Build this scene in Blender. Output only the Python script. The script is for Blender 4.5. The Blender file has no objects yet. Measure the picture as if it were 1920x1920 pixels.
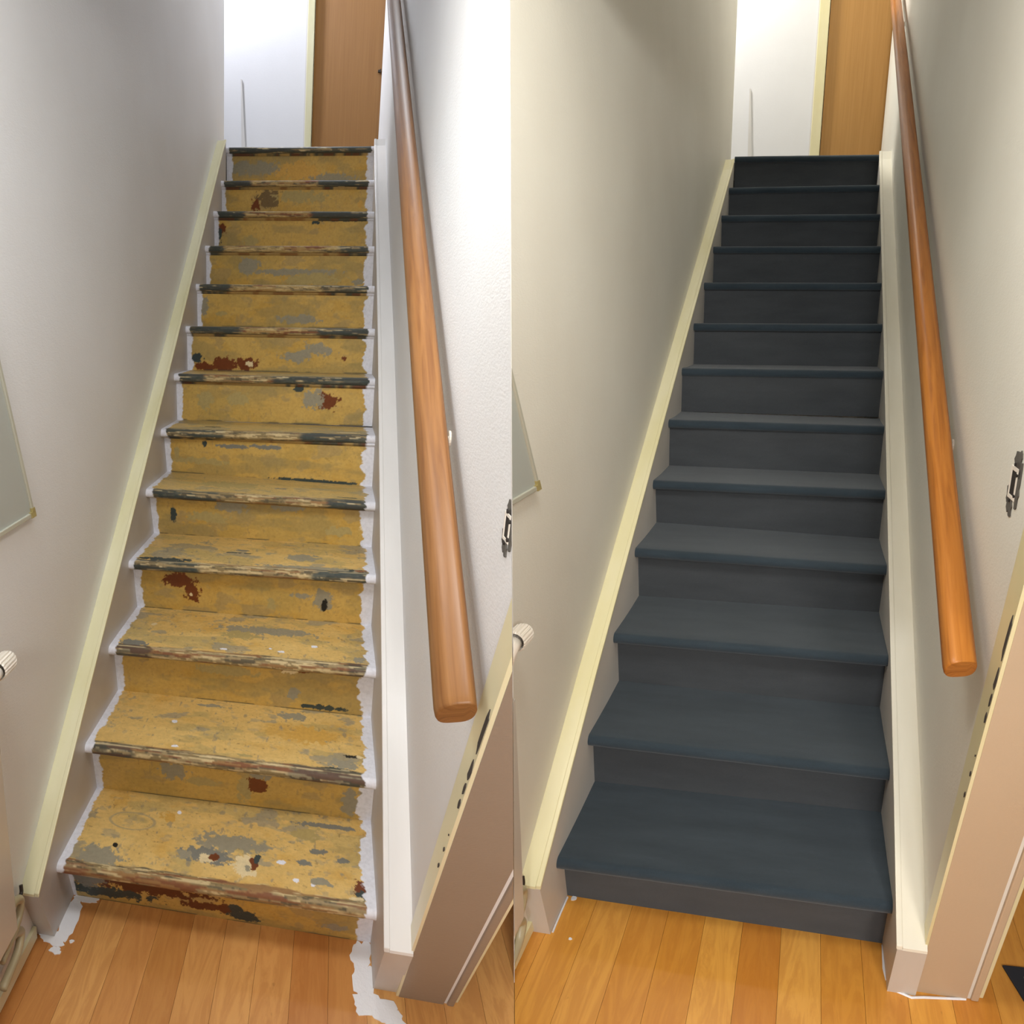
# Two straight flights set side by side, one for each half of the image: the left one stripped and flaking, the right one
# carpeted.  Both are sheared to fit the image from one camera: each has its own plan direction and its walls lean a little.
import bpy, bmesh, math, random
import numpy as np
from mathutils import Vector, Matrix

S = bpy.context.scene
COL = S.collection

# ------------------------------------------------------------------ camera, world, lights, exposure
PITCH, ROLL, EYE, FOC = 0.2672, -0.0049, 1.4839, 1280.0
cam = bpy.data.objects.new('camera', bpy.data.cameras.new('camera'))
COL.objects.link(cam)
cam.data.sensor_width = 36.0
cam.data.lens = 36.0 * FOC / 1920.0
cam.data.clip_start = 0.02
cam.location = (0, 0, EYE)
cam.rotation_mode = 'QUATERNION'
_fwd = Vector((0, math.cos(PITCH), -math.sin(PITCH)))
_up = Vector((0, math.sin(PITCH), math.cos(PITCH)))
_rt = Vector((1, 0, 0))
_m = Matrix((_rt, _up, -_fwd)).transposed().to_4x4() @ Matrix.Rotation(ROLL, 4, 'Z')
cam.rotation_quaternion = _m.to_quaternion()
S.camera = cam

S.view_settings.view_transform = 'Standard'
S.view_settings.look = 'None'
S.view_settings.gamma = 1.0
S.view_settings.use_curve_mapping = False
S.view_settings.exposure = 0.0

world = bpy.data.worlds.new('world')
S.world = world
world.use_nodes = True
world.node_tree.nodes['Background'].inputs[0].default_value = (0.8, 0.85, 1.0, 1)
world.node_tree.nodes['Background'].inputs[1].default_value = 0.3


class Flight:
    """a flight's own axes: a = across, b = into the house, u = up along the (slightly leaning) walls"""
    def __init__(s, ox, oy, phi, psi, W, g, n, lean):
        s.o = np.array([ox, oy, 0.0])
        s.a = np.array([math.cos(phi), math.sin(phi), 0])
        s.b = np.array([math.sin(psi), math.cos(psi), 0])
        s.u = np.array([lean, 0, 1.0])
        s.W, s.g, s.n = W, g, n
        s.M = np.array([s.a, s.b, s.u])

    def w(s, P):
        return s.o + np.asarray(P, float) @ s.M


LF = Flight(-1.17, 1.4201, -0.182, -0.2391, 0.8481, 0.2327, 0.0868, 0.1174)  # plan skew, sizes and lean of both flights fitted to image pixels
RF = Flight(0.1135, 1.4322, -0.1961, 0.4081, 0.7837, 0.2715, 0.0701, -0.0328)
RISE = 0.185


def area_light(name, loc, target, size, power, color):
    d = bpy.data.lights.new(name, 'AREA')
    d.shape = 'DISK'
    d.size = size
    d.energy = power
    d.color = color
    o = bpy.data.objects.new(name, d)
    COL.objects.link(o)
    o.location = loc
    o.rotation_euler = (Vector(target) - Vector(loc)).to_track_quat('-Z', 'Y').to_euler()
    return o


# upstairs lamps beside each landing, hall lamps just above head height at the foot of each flight
area_light('landing_lamp', LF.w((-0.75, 3.35, 4.3)), LF.w((0.5, 3.2, 2.6)), 0.25, 46, (0.88, 0.91, 1.0))
area_light('landing_lamp', RF.w((-0.75, 3.80, 4.3)), RF.w((0.5, 3.7, 2.6)), 0.25, 48, (1.0, 0.98, 0.92))
area_light('hall_lamp', LF.w((0.16, -0.50, 2.12)), LF.w((0.20, 0.8, 0.6)), 0.4, 7.6, (0.90, 0.955, 1.0))
area_light('hall_lamp', RF.w((0.24, -0.65, 2.12)), RF.w((0.52, 1.0, 0.9)), 0.4, 13.5, (1.0, 0.99, 0.945))
area_light('stairwell_fill', LF.w((0.40, 2.45, 4.5)), LF.w((0.40, 1.6, 1.5)), 0.3, 11, (0.92, 0.96, 1.0))  # added fill pair brightening the upper steps and walls, no fitting up there
area_light('stairwell_fill', RF.w((0.40, 2.70, 4.5)), RF.w((0.40, 1.8, 1.5)), 0.3, 8, (1.0, 0.985, 0.94))
area_light('back_hall_fill', (-0.65, -2.3, 2.0), (-0.6, 1.5, 0.8), 0.5, 66, (0.93, 0.965, 1.0))  # added fill pair behind the camera, lifts the lower risers and jambs
area_light('back_hall_fill', (0.30, -1.3, 2.0), (0.8, 1.5, 0.8), 0.5, 34, (1.0, 0.965, 0.91))


# ------------------------------------------------------------------ helpers
def lin(c):
    c = np.asarray(c, float) / 255.0
    return np.where(c <= 0.04045, c / 12.92, ((c + 0.055) / 1.055) ** 2.4)


def tag(o, label=None, cat=None, group=None, kind=None):
    if label: o['label'] = label
    if cat: o['category'] = cat
    if group: o['group'] = group
    if kind: o['kind'] = kind
    return o


def empty(name, loc, label, cat, group=None):
    o = bpy.data.objects.new(name, None)
    COL.objects.link(o)
    o.location = Vector(loc)
    o.empty_display_size = 0.1
    return tag(o, label, cat, group)


def origin(o):
    """world position of an object that is only translated"""
    p = Vector((0, 0, 0))
    while o is not None:
        p += o.location
        o = o.parent
    return p


def mesh(name, V, F, mat, parent=None, loc=None, cols=None, smooth=False, clip=0, bevel=0.0, kind=None, label=None,
         rnd=None):
    """V world coordinates. clip: -1 keeps world x<0, +1 keeps x>0."""
    V = np.asarray(V, float)
    if parent is not None:
        base = origin(parent)
    else:
        base = Vector(V.min(0))
    me = bpy.data.meshes.new(name)
    me.from_pydata((V - np.array(base)).tolist(), [], F if isinstance(F, list) else F.tolist())
    if loc is None:
        loc = V
    at = me.attributes.new('loc', 'FLOAT_VECTOR', 'POINT')
    at.data.foreach_set('vector', np.asarray(loc, np.float32).ravel())
    if cols is not None:
        ca = me.color_attributes.new('Col', 'FLOAT_COLOR', 'POINT')
        c4 = np.ones((len(V), 4), np.float32)
        c4[:, :3] = cols
        ca.data.foreach_set('color', c4.ravel())
    me.update()
    if clip or len(V) < 5000:
        bm = bmesh.new()
        bm.from_mesh(me)
        if clip:
            geom = bm.verts[:] + bm.edges[:] + bm.faces[:]
            r = bmesh.ops.bisect_plane(bm, geom=geom, plane_co=(clip * 0.0006 - base.x, 0, 0), plane_no=(clip, 0, 0),
                                       clear_inner=True, clear_outer=False)
            cut = [e for e in r['geom_cut'] if isinstance(e, bmesh.types.BMEdge)]
            if cut:
                bmesh.ops.edgenet_fill(bm, edges=cut)
        if not clip or len(bm.verts):
            bmesh.ops.recalc_face_normals(bm, faces=bm.faces)
        if len(bm.verts) == 0:
            bm.free()
            bpy.data.meshes.remove(me)
            return None
        bm.to_mesh(me)
        bm.free()
    me.materials.append(mat)
    if smooth:
        me.polygons.foreach_set('use_smooth', [True] * len(me.polygons))
    o = bpy.data.objects.new(name, me)
    COL.objects.link(o)
    if parent is not None:
        o.parent = parent
    else:
        o.location = base
    if bevel:
        b = o.modifiers.new('edge', 'BEVEL')
        b.width = bevel
        b.segments = 2
        b.limit_method = 'ANGLE'
    if kind: o['kind'] = kind
    if label: o['label'] = label
    return o


def prism(poly, x0, x1, axis=0):
    """polygon in the other two local axes, swept along `axis` from x0 to x1 (numbers or per-vertex lists)"""
    n = len(poly)
    X0 = [x0] * n if np.isscalar(x0) else x0
    X1 = [x1] * n if np.isscalar(x1) else x1
    V = []
    for X in (X0, X1):
        for (p, q), x in zip(poly, X):
            v = [p, q]
            v.insert(axis, x)
            V.append(v)
    F = [list(range(n - 1, -1, -1)), list(range(n, 2 * n))]
    for i in range(n):
        j = (i + 1) % n
        F.append([i, j, n + j, n + i])
    return np.array(V, float), F


def box(x0, x1, y0, y1, z0, z1):
    return prism([(y0, z0), (y1, z0), (y1, z1), (y0, z1)], x0, x1, 0)


def lmesh(Fl, name, VF, mat, parent=None, **k):
    V, F = VF
    return mesh(name, Fl.w(V), F, mat, parent, loc=k.pop('loc', V), **k)


def join(*parts):
    V, F, n = [], [], 0
    for v, f in parts:
        V.append(np.asarray(v, float))
        F += [[i + n for i in ff] for ff in f]
        n += len(v)
    return np.concatenate(V), F


def tube(path, r, seg=12, caps=True):
    """path: list of local points; r radius or list"""
    P = [Vector(p) for p in path]
    R = [r] * len(P) if np.isscalar(r) else r
    V, F = [], []
    side = None
    for i, p in enumerate(P):
        t = (P[min(i + 1, len(P) - 1)] - P[max(i - 1, 0)])
        if t.length < 1e-9: t = Vector((0, 1, 0))
        t.normalize()
        if side is None:
            side = t.orthogonal().normalized()
        side = (side - t * side.dot(t)).normalized()
        up = t.cross(side)
        for k in range(seg):
            a = 2 * math.pi * k / seg
            V.append(tuple(p + (side * math.cos(a) + up * math.sin(a)) * R[i]))
    for i in range(len(P) - 1):
        for k in range(seg):
            k2 = (k + 1) % seg
            F.append([i * seg + k, i * seg + k2, (i + 1) * seg + k2, (i + 1) * seg + k])
    if caps:
        F.append(list(range(seg - 1, -1, -1)))
        F.append([(len(P) - 1) * seg + k for k in range(seg)])
    return np.array(V), F


# ------------------------------------------------------------------ materials
class Nodes:
    def __init__(s, name, rough=0.5, color=None, spec=0.5):
        s.m = bpy.data.materials.new(name)
        s.m.use_nodes = True
        s.t = s.m.node_tree
        s.b = s.t.nodes['Principled BSDF']
        s.b.inputs['Roughness'].default_value = rough
        s.b.inputs['Specular IOR Level'].default_value = spec
        if color is not None:
            s.b.inputs['Base Color'].default_value = (*lin(color), 1)

    def n(s, typ, **k):
        nd = s.t.nodes.new(typ)
        for a, v in k.items():
            setattr(nd, a, v)
        return nd

    def l(s, a, b):
        s.t.links.new(a, b)

    def loc(s, scale=(1, 1, 1), attr='loc', offset=None):
        a = s.n('ShaderNodeAttribute', attribute_name=attr)
        mp = s.n('ShaderNodeMapping')
        mp.inputs['Scale'].default_value = scale
        s.l(a.outputs['Vector'], mp.inputs['Vector'])
        if offset is not None:
            s.l(offset, mp.inputs['Location'])
        return mp.outputs['Vector']

    def noise(s, vec, scale, detail=4, rough=0.55, dist=0.0):
        nd = s.n('ShaderNodeTexNoise')
        nd.inputs['Scale'].default_value = scale
        nd.inputs['Detail'].default_value = detail
        nd.inputs['Roughness'].default_value = rough
        nd.inputs['Distortion'].default_value = dist
        s.l(vec, nd.inputs['Vector'])
        return nd.outputs['Fac']

    def ramp(s, fac, stops):
        r = s.n('ShaderNodeValToRGB')
        while len(r.color_ramp.elements) < len(stops):
            r.color_ramp.elements.new(0.5)
        for e, (p, c) in zip(r.color_ramp.elements, stops):
            e.position = p
            e.color = (*lin(c), 1)
        s.l(fac, r.inputs['Fac'])
        return r.outputs['Color']

    def mix(s, fac, a, b, mode='MIX'):
        m = s.n('ShaderNodeMix', data_type='RGBA', blend_type=mode)
        for v, i in ((fac, 0), (a, 6), (b, 7)):
            if isinstance(v, (int, float)):
                m.inputs[i].default_value = v
            elif isinstance(v, (tuple, list, np.ndarray)):
                m.inputs[i].default_value = (*v[:3], 1)
            else:
                s.l(v, m.inputs[i])
        return m.outputs[2]

    def bump(s, h, strength=0.2, dist=0.002):
        b = s.n('ShaderNodeBump')
        b.inputs['Strength'].default_value = strength
        b.inputs['Distance'].default_value = dist
        s.l(h, b.inputs['Height'])
        s.l(b.outputs['Normal'], s.b.inputs['Normal'])

    def color(s, c):
        s.l(c, s.b.inputs['Base Color'])


def mat_wall(name, c, c2, bump=0.13, rough=0.5):
    N = Nodes(name, rough, spec=0.35)
    v = N.loc()
    N.color(N.ramp(N.noise(v, 2.2, 3), [(0.3, c), (0.7, c2)]))
    v2 = N.loc((1, 1, 1))
    a = N.noise(v2, 70, 3, 0.6)
    b = N.noise(N.loc((1.2, 0.8, 2.4)), 130, 2, 0.5)
    mx = N.n('ShaderNodeMath', operation='ADD')
    N.l(a, mx.inputs[0]); N.l(b, mx.inputs[1])
    N.bump(mx.outputs[0], bump, 0.004)
    return N.m


M = {}
M['wall_cool'] = mat_wall('white_wall_paint', (222, 221, 220), (227, 227, 227))
M['wall_warm'] = mat_wall('warm_white_wall_paint', (222, 219, 208), (228, 226, 216))
M['wall_smooth'] = mat_wall('smooth_white_paint', (228, 228, 230), (232, 232, 234), 0.08)
M['jamb'] = mat_wall('beige_jamb_paint', (140, 126, 112), (146, 132, 118), 0.08, 0.4)
M['jamb_warm'] = mat_wall('warm_beige_jamb_paint', (190, 168, 140), (196, 174, 146), 0.08, 0.4)


def mat_gloss(name, c, c2, rough=0.28):
    N = Nodes(name, rough, spec=0.5)
    N.color(N.ramp(N.noise(N.loc((1, .25, .25)), 9, 4), [(0.35, c), (0.65, c2)]))
    N.bump(N.noise(N.loc((60, 3, 3)), 2.0, 3), 0.06, 0.002)
    return N.m


M['gloss_white'] = mat_gloss('white_gloss_paint', (214, 211, 208), (222, 219, 216))
M['gloss_cream'] = mat_gloss('yellowed_cream_gloss_paint', (218, 212, 172), (228, 223, 192))
M['gloss_yellow'] = mat_gloss('yellowed_gloss_paint', (222, 213, 166), (228, 220, 182))
M['gloss_white_warm'] = mat_gloss('warm_white_gloss_paint', (226, 220, 202), (232, 227, 212))
M['face_white'] = mat_gloss('stringer_face_paint', (186, 180, 174), (198, 193, 188), 0.4)
M['face_warm'] = mat_gloss('warm_stringer_face_paint', (200, 194, 184), (208, 202, 194), 0.4)
M['white_splash'] = mat_wall('fresh_white_paint', (226, 226, 230), (236, 236, 240), 0.3, 0.4)


def mat_rail(name, a, b, c):
    N = Nodes(name, 0.45, spec=0.3)
    g = N.noise(N.loc((70, 2.2, 1)), 1.6, 5, 0.6, 0.6)
    col = N.ramp(g, [(0.3, a), (0.5, b), (0.72, c)])
    big = N.noise(N.loc((3, 1, 1)), 3, 2)
    N.color(N.mix(N.ramp(big, [(0.4, (0, 0, 0)), (0.7, (90, 90, 90))]), col, lin(a)))
    N.b.inputs['Coat Weight'].default_value = 0.15
    N.b.inputs['Coat Roughness'].default_value = 0.3
    return N.m


M['rail'] = mat_rail('varnished_orange_brown_wood', (108, 68, 34), (128, 86, 46), (142, 99, 56))
M['rail_warm'] = mat_rail('varnished_amber_wood', (138, 80, 24), (164, 100, 34), (178, 114, 46))


def mat_door(name, a, b):
    N = Nodes(name, 0.45)
    N.color(N.ramp(N.noise(N.loc((60, 60, 1.2)), 1.5, 5, 0.6, 0.4), [(0.3, a), (0.7, b)]))
    return N.m


M['door'] = mat_door('brown_wood_veneer', (148, 102, 50), (160, 114, 60))
M['door_warm'] = mat_door('amber_wood_veneer', (168, 122, 60), (180, 134, 72))


def mat_plank(name, pal):
    N = Nodes(name, 0.33, spec=0.5)
    oi = N.n('ShaderNodeObjectInfo')
    sc = N.n('ShaderNodeVectorMath', operation='SCALE')
    cx = N.n('ShaderNodeCombineXYZ')
    N.l(oi.outputs['Random'], cx.inputs[0]); N.l(oi.outputs['Random'], cx.inputs[1])
    N.l(cx.outputs[0], sc.inputs[0]); sc.inputs[3].default_value = 37.0
    v = N.loc((11, 1.6, 1), offset=sc.outputs[0])
    g = N.noise(v, 1.8, 7, 0.66, 2.6)
    fine = N.noise(N.loc((90, 4, 1), offset=sc.outputs[0]), 1.5, 4, 0.6)
    tone = N.ramp(oi.outputs['Random'], [(0.0, pal[0]), (0.35, pal[1]), (0.7, pal[2]), (1.0, pal[3])])
    dark = N.mix(N.ramp(g, [(0.42, (0, 0, 0)), (0.58, (150, 150, 150))]), tone, lin(pal[4]))
    f2 = N.mix(N.ramp(fine, [(0.45, (0, 0, 0)), (0.7, (70, 70, 70))]), dark, lin(pal[5]))
    kn = N.noise(N.loc((22, 12, 1), offset=sc.outputs[0]), 1.7, 2)
    N.color(N.mix(N.ramp(kn, [(0.74, (0, 0, 0)), (0.80, (150, 150, 150))]), f2, lin((92, 44, 20))))
    return N.m


M['plank'] = mat_plank('laminate_floor', [(190, 132, 70), (216, 160, 94), (184, 120, 62), (222, 168, 100), (158, 92, 42), (226, 172, 108)])
M['plank_warm'] = mat_plank('warm_laminate_floor', [(206, 138, 52), (228, 166, 74), (194, 122, 44), (232, 172, 82), (170, 98, 34), (238, 178, 94)])

N = Nodes('stripped_stair_paint', 0.5, spec=0.35)
at = N.n('ShaderNodeAttribute', attribute_name='Col')
fn = N.noise(N.loc((1, 1, 1)), 90, 4, 0.6)
N.color(N.mix(0.35, at.outputs['Color'], N.ramp(fn, [(0.25, (196, 196, 196)), (0.6, (255, 255, 255))]), 'MULTIPLY'))
N.bump(N.noise(N.loc((1, 2, 2)), 55, 5, 0.65), 0.25, 0.002)
M['oldpaint'] = N.m

def mat_carpet(name, a, b):
    N = Nodes(name, 0.95, spec=0.1)
    fib = N.noise(N.loc(), 900, 2, 0.7)
    pat = N.noise(N.loc((1.2, 5, 5)), 3.5, 4, 0.6)
    c1 = N.ramp(pat, [(0.3, a), (0.7, b)])
    N.color(N.mix(0.5, c1, N.ramp(fib, [(0.3, (150, 150, 150)), (0.7, (255, 255, 255))]), 'MULTIPLY'))
    N.b.inputs['Sheen Weight'].default_value = 0.2
    N.b.inputs['Sheen Roughness'].default_value = 0.5
    N.bump(fib, 0.5, 0.002)
    return N.m


M['carpet'] = mat_carpet('slate_blue_carpet', (50, 61, 69), (62, 73, 81))
M['carpet_lit_riser'] = mat_carpet('slate_carpet_lit_risers', (70, 73, 76), (79, 82, 85))  # same carpet as the treads, with the risers' brighter light put into its colour

M['board'] = Nodes('grey_glossy_board', 0.4, (176, 180, 174)).m
M['board_frame'] = Nodes('grey_aluminium_frame', 0.35, (184, 183, 168)).m
M['corner_cap'] = Nodes('yellowed_plastic_corner', 0.4, (170, 156, 104)).m
M['radiator'] = Nodes('radiator_enamel', 0.25, (206, 198, 186)).m
M['knob'] = Nodes('white_plastic', 0.35, (236, 228, 216)).m
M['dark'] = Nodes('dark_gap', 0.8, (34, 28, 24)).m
M['chip'] = Nodes('bare_dark_plaster_chip', 0.9, (62, 56, 52)).m
M['plaster'] = Nodes('grey_plaster', 0.95, (88, 84, 78)).m
M['pipe'] = Nodes('cream_pipe_paint', 0.35, (176, 164, 132)).m
M['latch'] = Nodes('dark_metal', 0.4, (46, 34, 24)).m
M['mat_edge'] = Nodes('dark_rubber', 0.8, (34, 36, 44)).m
N = Nodes('grey_mat_pile', 0.95)
N.color(N.ramp(N.noise(N.loc(), 260, 2), [(0.3, (86, 84, 80)), (0.7, (120, 116, 108))]))
M['mat_pile'] = N.m
M['ceiling'] = mat_wall('ceiling_paint', (225, 224, 220), (230, 229, 225), 0.1)

# ------------------------------------------------------------------ the shell of each stairwell
ZC = 4.9


def interp(pts, y):
    return float(np.interp(y, [p[0] for p in pts], [p[1] for p in pts]))


def shell(Fl, side, wm, jm, cream, rake_in, rake_out, y_left_end, yb, jx, fx):
    """side -1: left stairwell (keeps x<0), +1: right one"""
    W = Fl.W
    xl, xr = -0.05, W + 0.06
    ytop = 12 * Fl.g
    yback = ytop + yb
    # left wall
    y0 = -2.6 if side < 0 else -.6
    o = lmesh(Fl, 'wall_left', box(xl - 0.12, xl, y0, y_left_end, 0, ZC), wm, clip=side, kind='structure')
    # right wall with a raked front end
    k, c = rake_out
    front = lambda z: c + k * z
    poly = [(front(0), 0), (yback, 0), (yback, ZC), (front(2.9), ZC), (front(2.9), 2.9)]
    wr = lmesh(Fl, 'wall_right', prism(poly, xr, xr + 0.12), wm, clip=side, kind='structure')
    # painted jamb skin on the raked front, recessed groove and architrave at its far edge
    def rk(z, d=0.0): return front(z) - d
    Z = 2.9
    lmesh(Fl, 'jamb_facing', prism([(rk(0, .004), 0), (rk(0), 0), (rk(Z), Z), (rk(Z, .004), Z)], xr + .002, xr + jx - .012), jm, wr, clip=side)
    lmesh(Fl, 'architrave', prism([(rk(0, .006), 0), (rk(0, -.10), 0), (rk(Z, -.10), Z), (rk(Z, .006), Z)], xr + jx - .004, xr + jx + .012), jm, wr, clip=side, bevel=.003)
    lmesh(Fl, 'architrave', prism([(rk(0, -.006), 0), (rk(0, -.09), 0), (rk(Z, -.09), Z), (rk(Z, -.006), Z)], xr + jx + .012, xr + jx + .024), cream, wr, clip=side, bevel=.002)
    # cream corner strip on the stair side of the wall
    ki, ci = rake_in
    lmesh(Fl, 'corner_bead', prism([(rk(0, .003), 0), (ci, 0), (ci + ki * Z, Z), (rk(Z, .003), Z)], xr - .004, xr + .003), cream, wr, clip=side)
    # chips in the paint of the corner
    rng = random.Random(5)
    chips = [(1.0, .075, .006), (.92, .04, .006), (.875, .026, .005), (.835, .022, .004), (.745, .005, .002), (.70, .010, .004), (.645, .011, .004)]
    for z, h, wd in chips:
        pts = []
        for i in range(10):
            a = 2 * math.pi * i / 10
            zz = z + h * .62 * math.sin(a) * rng.uniform(.75, 1.15)
            yy = rk(zz) + .004 + wd * math.cos(a) * rng.uniform(.5, 1.1)
            pts.append((yy, zz))
        lmesh(Fl, 'paint_chip', prism(pts, xr - .0052, xr - .001), M['chip'], wr, clip=side)
    # back wall on the landing, doorway, door
    zt = 2.425
    f0, f1, lx = fx
    bw = lmesh(Fl, 'wall_back', box(-1.3, f0, yback, yback + .1, zt - .3, ZC), M['wall_smooth'], kind='structure')
    head = lmesh(Fl, 'lintel_panel', box(f0, 1.5, yback + .01, yback + .1, zt + 2.06, ZC), M['wall_smooth'], bw)
    fr_ = lmesh(Fl, 'door_frame', join(box(f0, f1, yback - .014, yback + .1, zt, zt + 2.06), box(f1, 1.4, yback - .014, yback + .1, zt + 2.0, zt + 2.06)), cream, bw, bevel=.003)
    rim = lmesh(Fl, 'frame_edge', box(f0 - .008, f0, yback - .008, yback + .05, zt, zt + 2.06), M['gloss_white'], bw)
    d = lmesh(Fl, 'door_1' if side < 0 else 'door_2', box(f1 + .004, f1 + .86, yback + .012, yback + .05, zt + .005, zt + 1.995), M['door' if side < 0 else 'door_warm'], kind='structure')
    lmesh(Fl, 'door_latch', join(box(.882, .902, yback - .004, yback + .012, 3.03, 3.042), box(.894, .902, yback - .010, yback + .0, 3.025, 3.044)), M['latch'], d)
    # narrow white lath tapering to a point, left standing against the landing wall
    p = [(lx, zt), (lx + .036, zt), (lx - .006, zt + .62), (lx - .014, zt + .62)]
    lth = lmesh(Fl, 'tapered_lath', prism([(a, b) for a, b in p], yback - .008, yback - .001, 1), M['gloss_white'])
    tag(lth, 'thin white tapered lath standing on the landing of the %s' % ('stripped staircase' if side < 0 else 'carpeted staircase'), 'lath')
    # landing floor
    lmesh(Fl, 'floor', box(-1.3, 1.4, ytop + .12, yback + .1, zt - .10, zt), M['oldpaint'] if False else M['mat_pile'], kind='structure')
    return wr


Lw = shell(LF, -1, M['wall_cool'], M['jamb'], M['gloss_cream'], (-0.4946, 0.0059), (-0.5025, -0.0361), 2.95, .95, .12, (.395, .442, -.052))
Rw = shell(RF, 1, M['wall_warm'], M['jamb_warm'], M['gloss_yellow'], (-0.2372, -0.0137), (-0.2659, -0.0437), 3.45, .95, .12, (.386, .449, -.020))

# thin partition added edge-on to the camera at the seam of the image halves, outer walls and ceiling of the hall
V, F = box(-.0006, .0006, 1.25, 2.2, 0, ZC)
mesh('wall_seam', V, F, M['wall_cool'], kind='structure')
V, F = box(-3.2, 3.4, -3.5, 6.2, ZC, ZC + .1)
mesh('ceiling', V, F, M['ceiling'], kind='structure')
V, F = box(-3.2, 3.4, -3.5, 1.6, 2.25, 2.4)
mesh('ceiling', V, F, M['ceiling'], kind='structure')
V, F = box(-3.2, 3.4, -3.6, -3.5, 0, ZC)
mesh('wall_front', V, F, M['wall_warm'], kind='structure')
V, F = box(3.0, 3.1, -3.5, 6.2, 0, ZC)
mesh('wall_side', V, F, M['wall_warm'], kind='structure')
V, F = box(-3.2, -3.1, -3.5, 6.2, 0, ZC)
mesh('wall_side', V, F, M['wall_cool'], kind='structure')
V, F = box(-3.2, 3.4, 6.2, 6.3, 0, ZC)
mesh('wall_end', V, F, M['wall_cool'], kind='structure')

# ------------------------------------------------------------------ floor: sub-floor and planks one by one
V, F = box(-3.2, 3.4, -3.6, 6.2, -.06, -.012)
M['subfloor'] = Nodes('brown_subfloor', 0.6, (132, 82, 40)).m
floor = mesh('floor', V, F, M['subfloor'], kind='structure')
for Fl, side, mt, off, seed in ((LF, -1, M['plank'], -.0085, 3), (RF, 1, M['plank_warm'], -.012, 8)):
    rng = random.Random(seed)
    for i in range(-1, 17):
        x0 = off + i * .0933
        x1 = x0 + .0933 - .0007
        y = -.95 + rng.random() * .5 - 1.3
        while y < 1.3:
            y1 = min(y + 1.3, 1.5)
            if x0 < .90 and y > .05: break
            if x1 > -.16:
                g = .0004
                lmesh(Fl, 'plank', box(x0, x1, y + g, y1 - g, -.012, 0), mt, floor, clip=side)
            y = y1


def blob(rng, cx, cy, rx, ry, n=26, rough=.25):
    out = []
    ph = [rng.uniform(0, 6.28) for _ in range(4)]
    for i in range(n):
        a = 2 * math.pi * i / n
        r = 1 + rough * (math.sin(2 * a + ph[0]) * .35 + math.sin(3 * a + ph[1]) * .4 + math.sin(5 * a + ph[2]) * .3 + math.sin(9 * a + ph[3]) * .25)
        out.append((cx + rx * r * math.cos(a), cy + ry * r * math.sin(a)))
    return out


rng = random.Random(11)
for si, (cx, cy, rx, ry) in enumerate(((.018, .035, .026, .062), (.022, -.012, .018, .036), (.0, -.045, .042, .018), (.045, .088, .034, .012),
                       (.822, .048, .026, .050), (.826, -.02, .026, .050), (.846, -.072, .046, .030), (.885, -.098, .034, .024), (.02, -.078, .016, .010), (.052, -.046, .006, .005))):
    lmesh(LF, 'paint_splash', prism(blob(rng, cx, cy, rx, ry, rough=.35), -.001, .0009 + si * .00015, 2), M['white_splash'], floor)
for cx, cy, r in ((.052, -.06, .004), (.02, .07, .008)):
    lmesh(RF, 'paint_splash', prism(blob(rng, cx, cy, r, r, 12), -.001, .0012, 2), M['white_splash'], floor)
lmesh(RF, 'caulk_bead', tube([(.004, -.05, .001), (.003, 0, .001), (.003, .07, .001)], .0025, 6), M['white_splash'], floor)
lmesh(RF, 'caulk_bead', tube([(.785, .07, .001), (.7815, 0, .001), (.785, -.03, .001), (.797, -.055, .001), (.835, -.068, .001), (.86, -.062, .001), (.95, -.048, .001)], .003, 6), M['white_splash'], floor)

# ------------------------------------------------------------------ numpy noise for the stripped paint
def vnoise(X, Y, seed):
    rs = np.random.RandomState(seed)
    T = rs.rand(64, 64)
    xi = np.floor(X).astype(int); yi = np.floor(Y).astype(int)
    fx = X - xi; fy = Y - yi
    fx = fx * fx * (3 - 2 * fx); fy = fy * fy * (3 - 2 * fy)
    g = lambda a, b: T[a % 64, b % 64]
    return (g(xi, yi) * (1 - fx) + g(xi + 1, yi) * fx) * (1 - fy) + (g(xi, yi + 1) * (1 - fx) + g(xi + 1, yi + 1) * fx) * fy


def fbm(X, Y, seed, octv=5, gain=.55):
    s = 0; a = 1; t = 0
    for i in range(octv):
        s = s + a * vnoise(X * 2 ** i + i * 7.3, Y * 2 ** i + i * 3.1, seed + i * 13)
        t += a; a *= gain
    return s / t


def sm(x, a, b):
    return np.clip((x - a) / (b - a), 0, 1)


MUST = lin((212, 176, 106)); MUST2 = lin((204, 160, 80)); OLIVE = lin((174, 154, 100)); GREY = lin((150, 142, 120))
LIGHTM = lin((222, 188, 118)); TEAL = lin((58, 68, 66)); BROWN = lin((112, 58, 26)); CREAM = lin((222, 202, 158)); RED = lin((140, 92, 62))
WHITE = lin((226, 226, 234)); BLACK = lin((30, 30, 28)); BLUEG = lin((124, 122, 112))


def lay(C, m, c):
    return C * (1 - m[..., None]) + c * m[..., None]


def blobm(X, Y, cx, cy, rx, ry, seed, rough=.45):
    """soft-edged irregular patch; X metres across, Y metres along the surface"""
    d = np.sqrt(((X - cx) / rx) ** 2 + ((Y - cy) / ry) ** 2)
    q = fbm(X * 60 + 9, Y * 60 + 5, seed, 5, .65) - .5
    return sm(1 - d + q * rough * 4.2, 0, .10)


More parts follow.
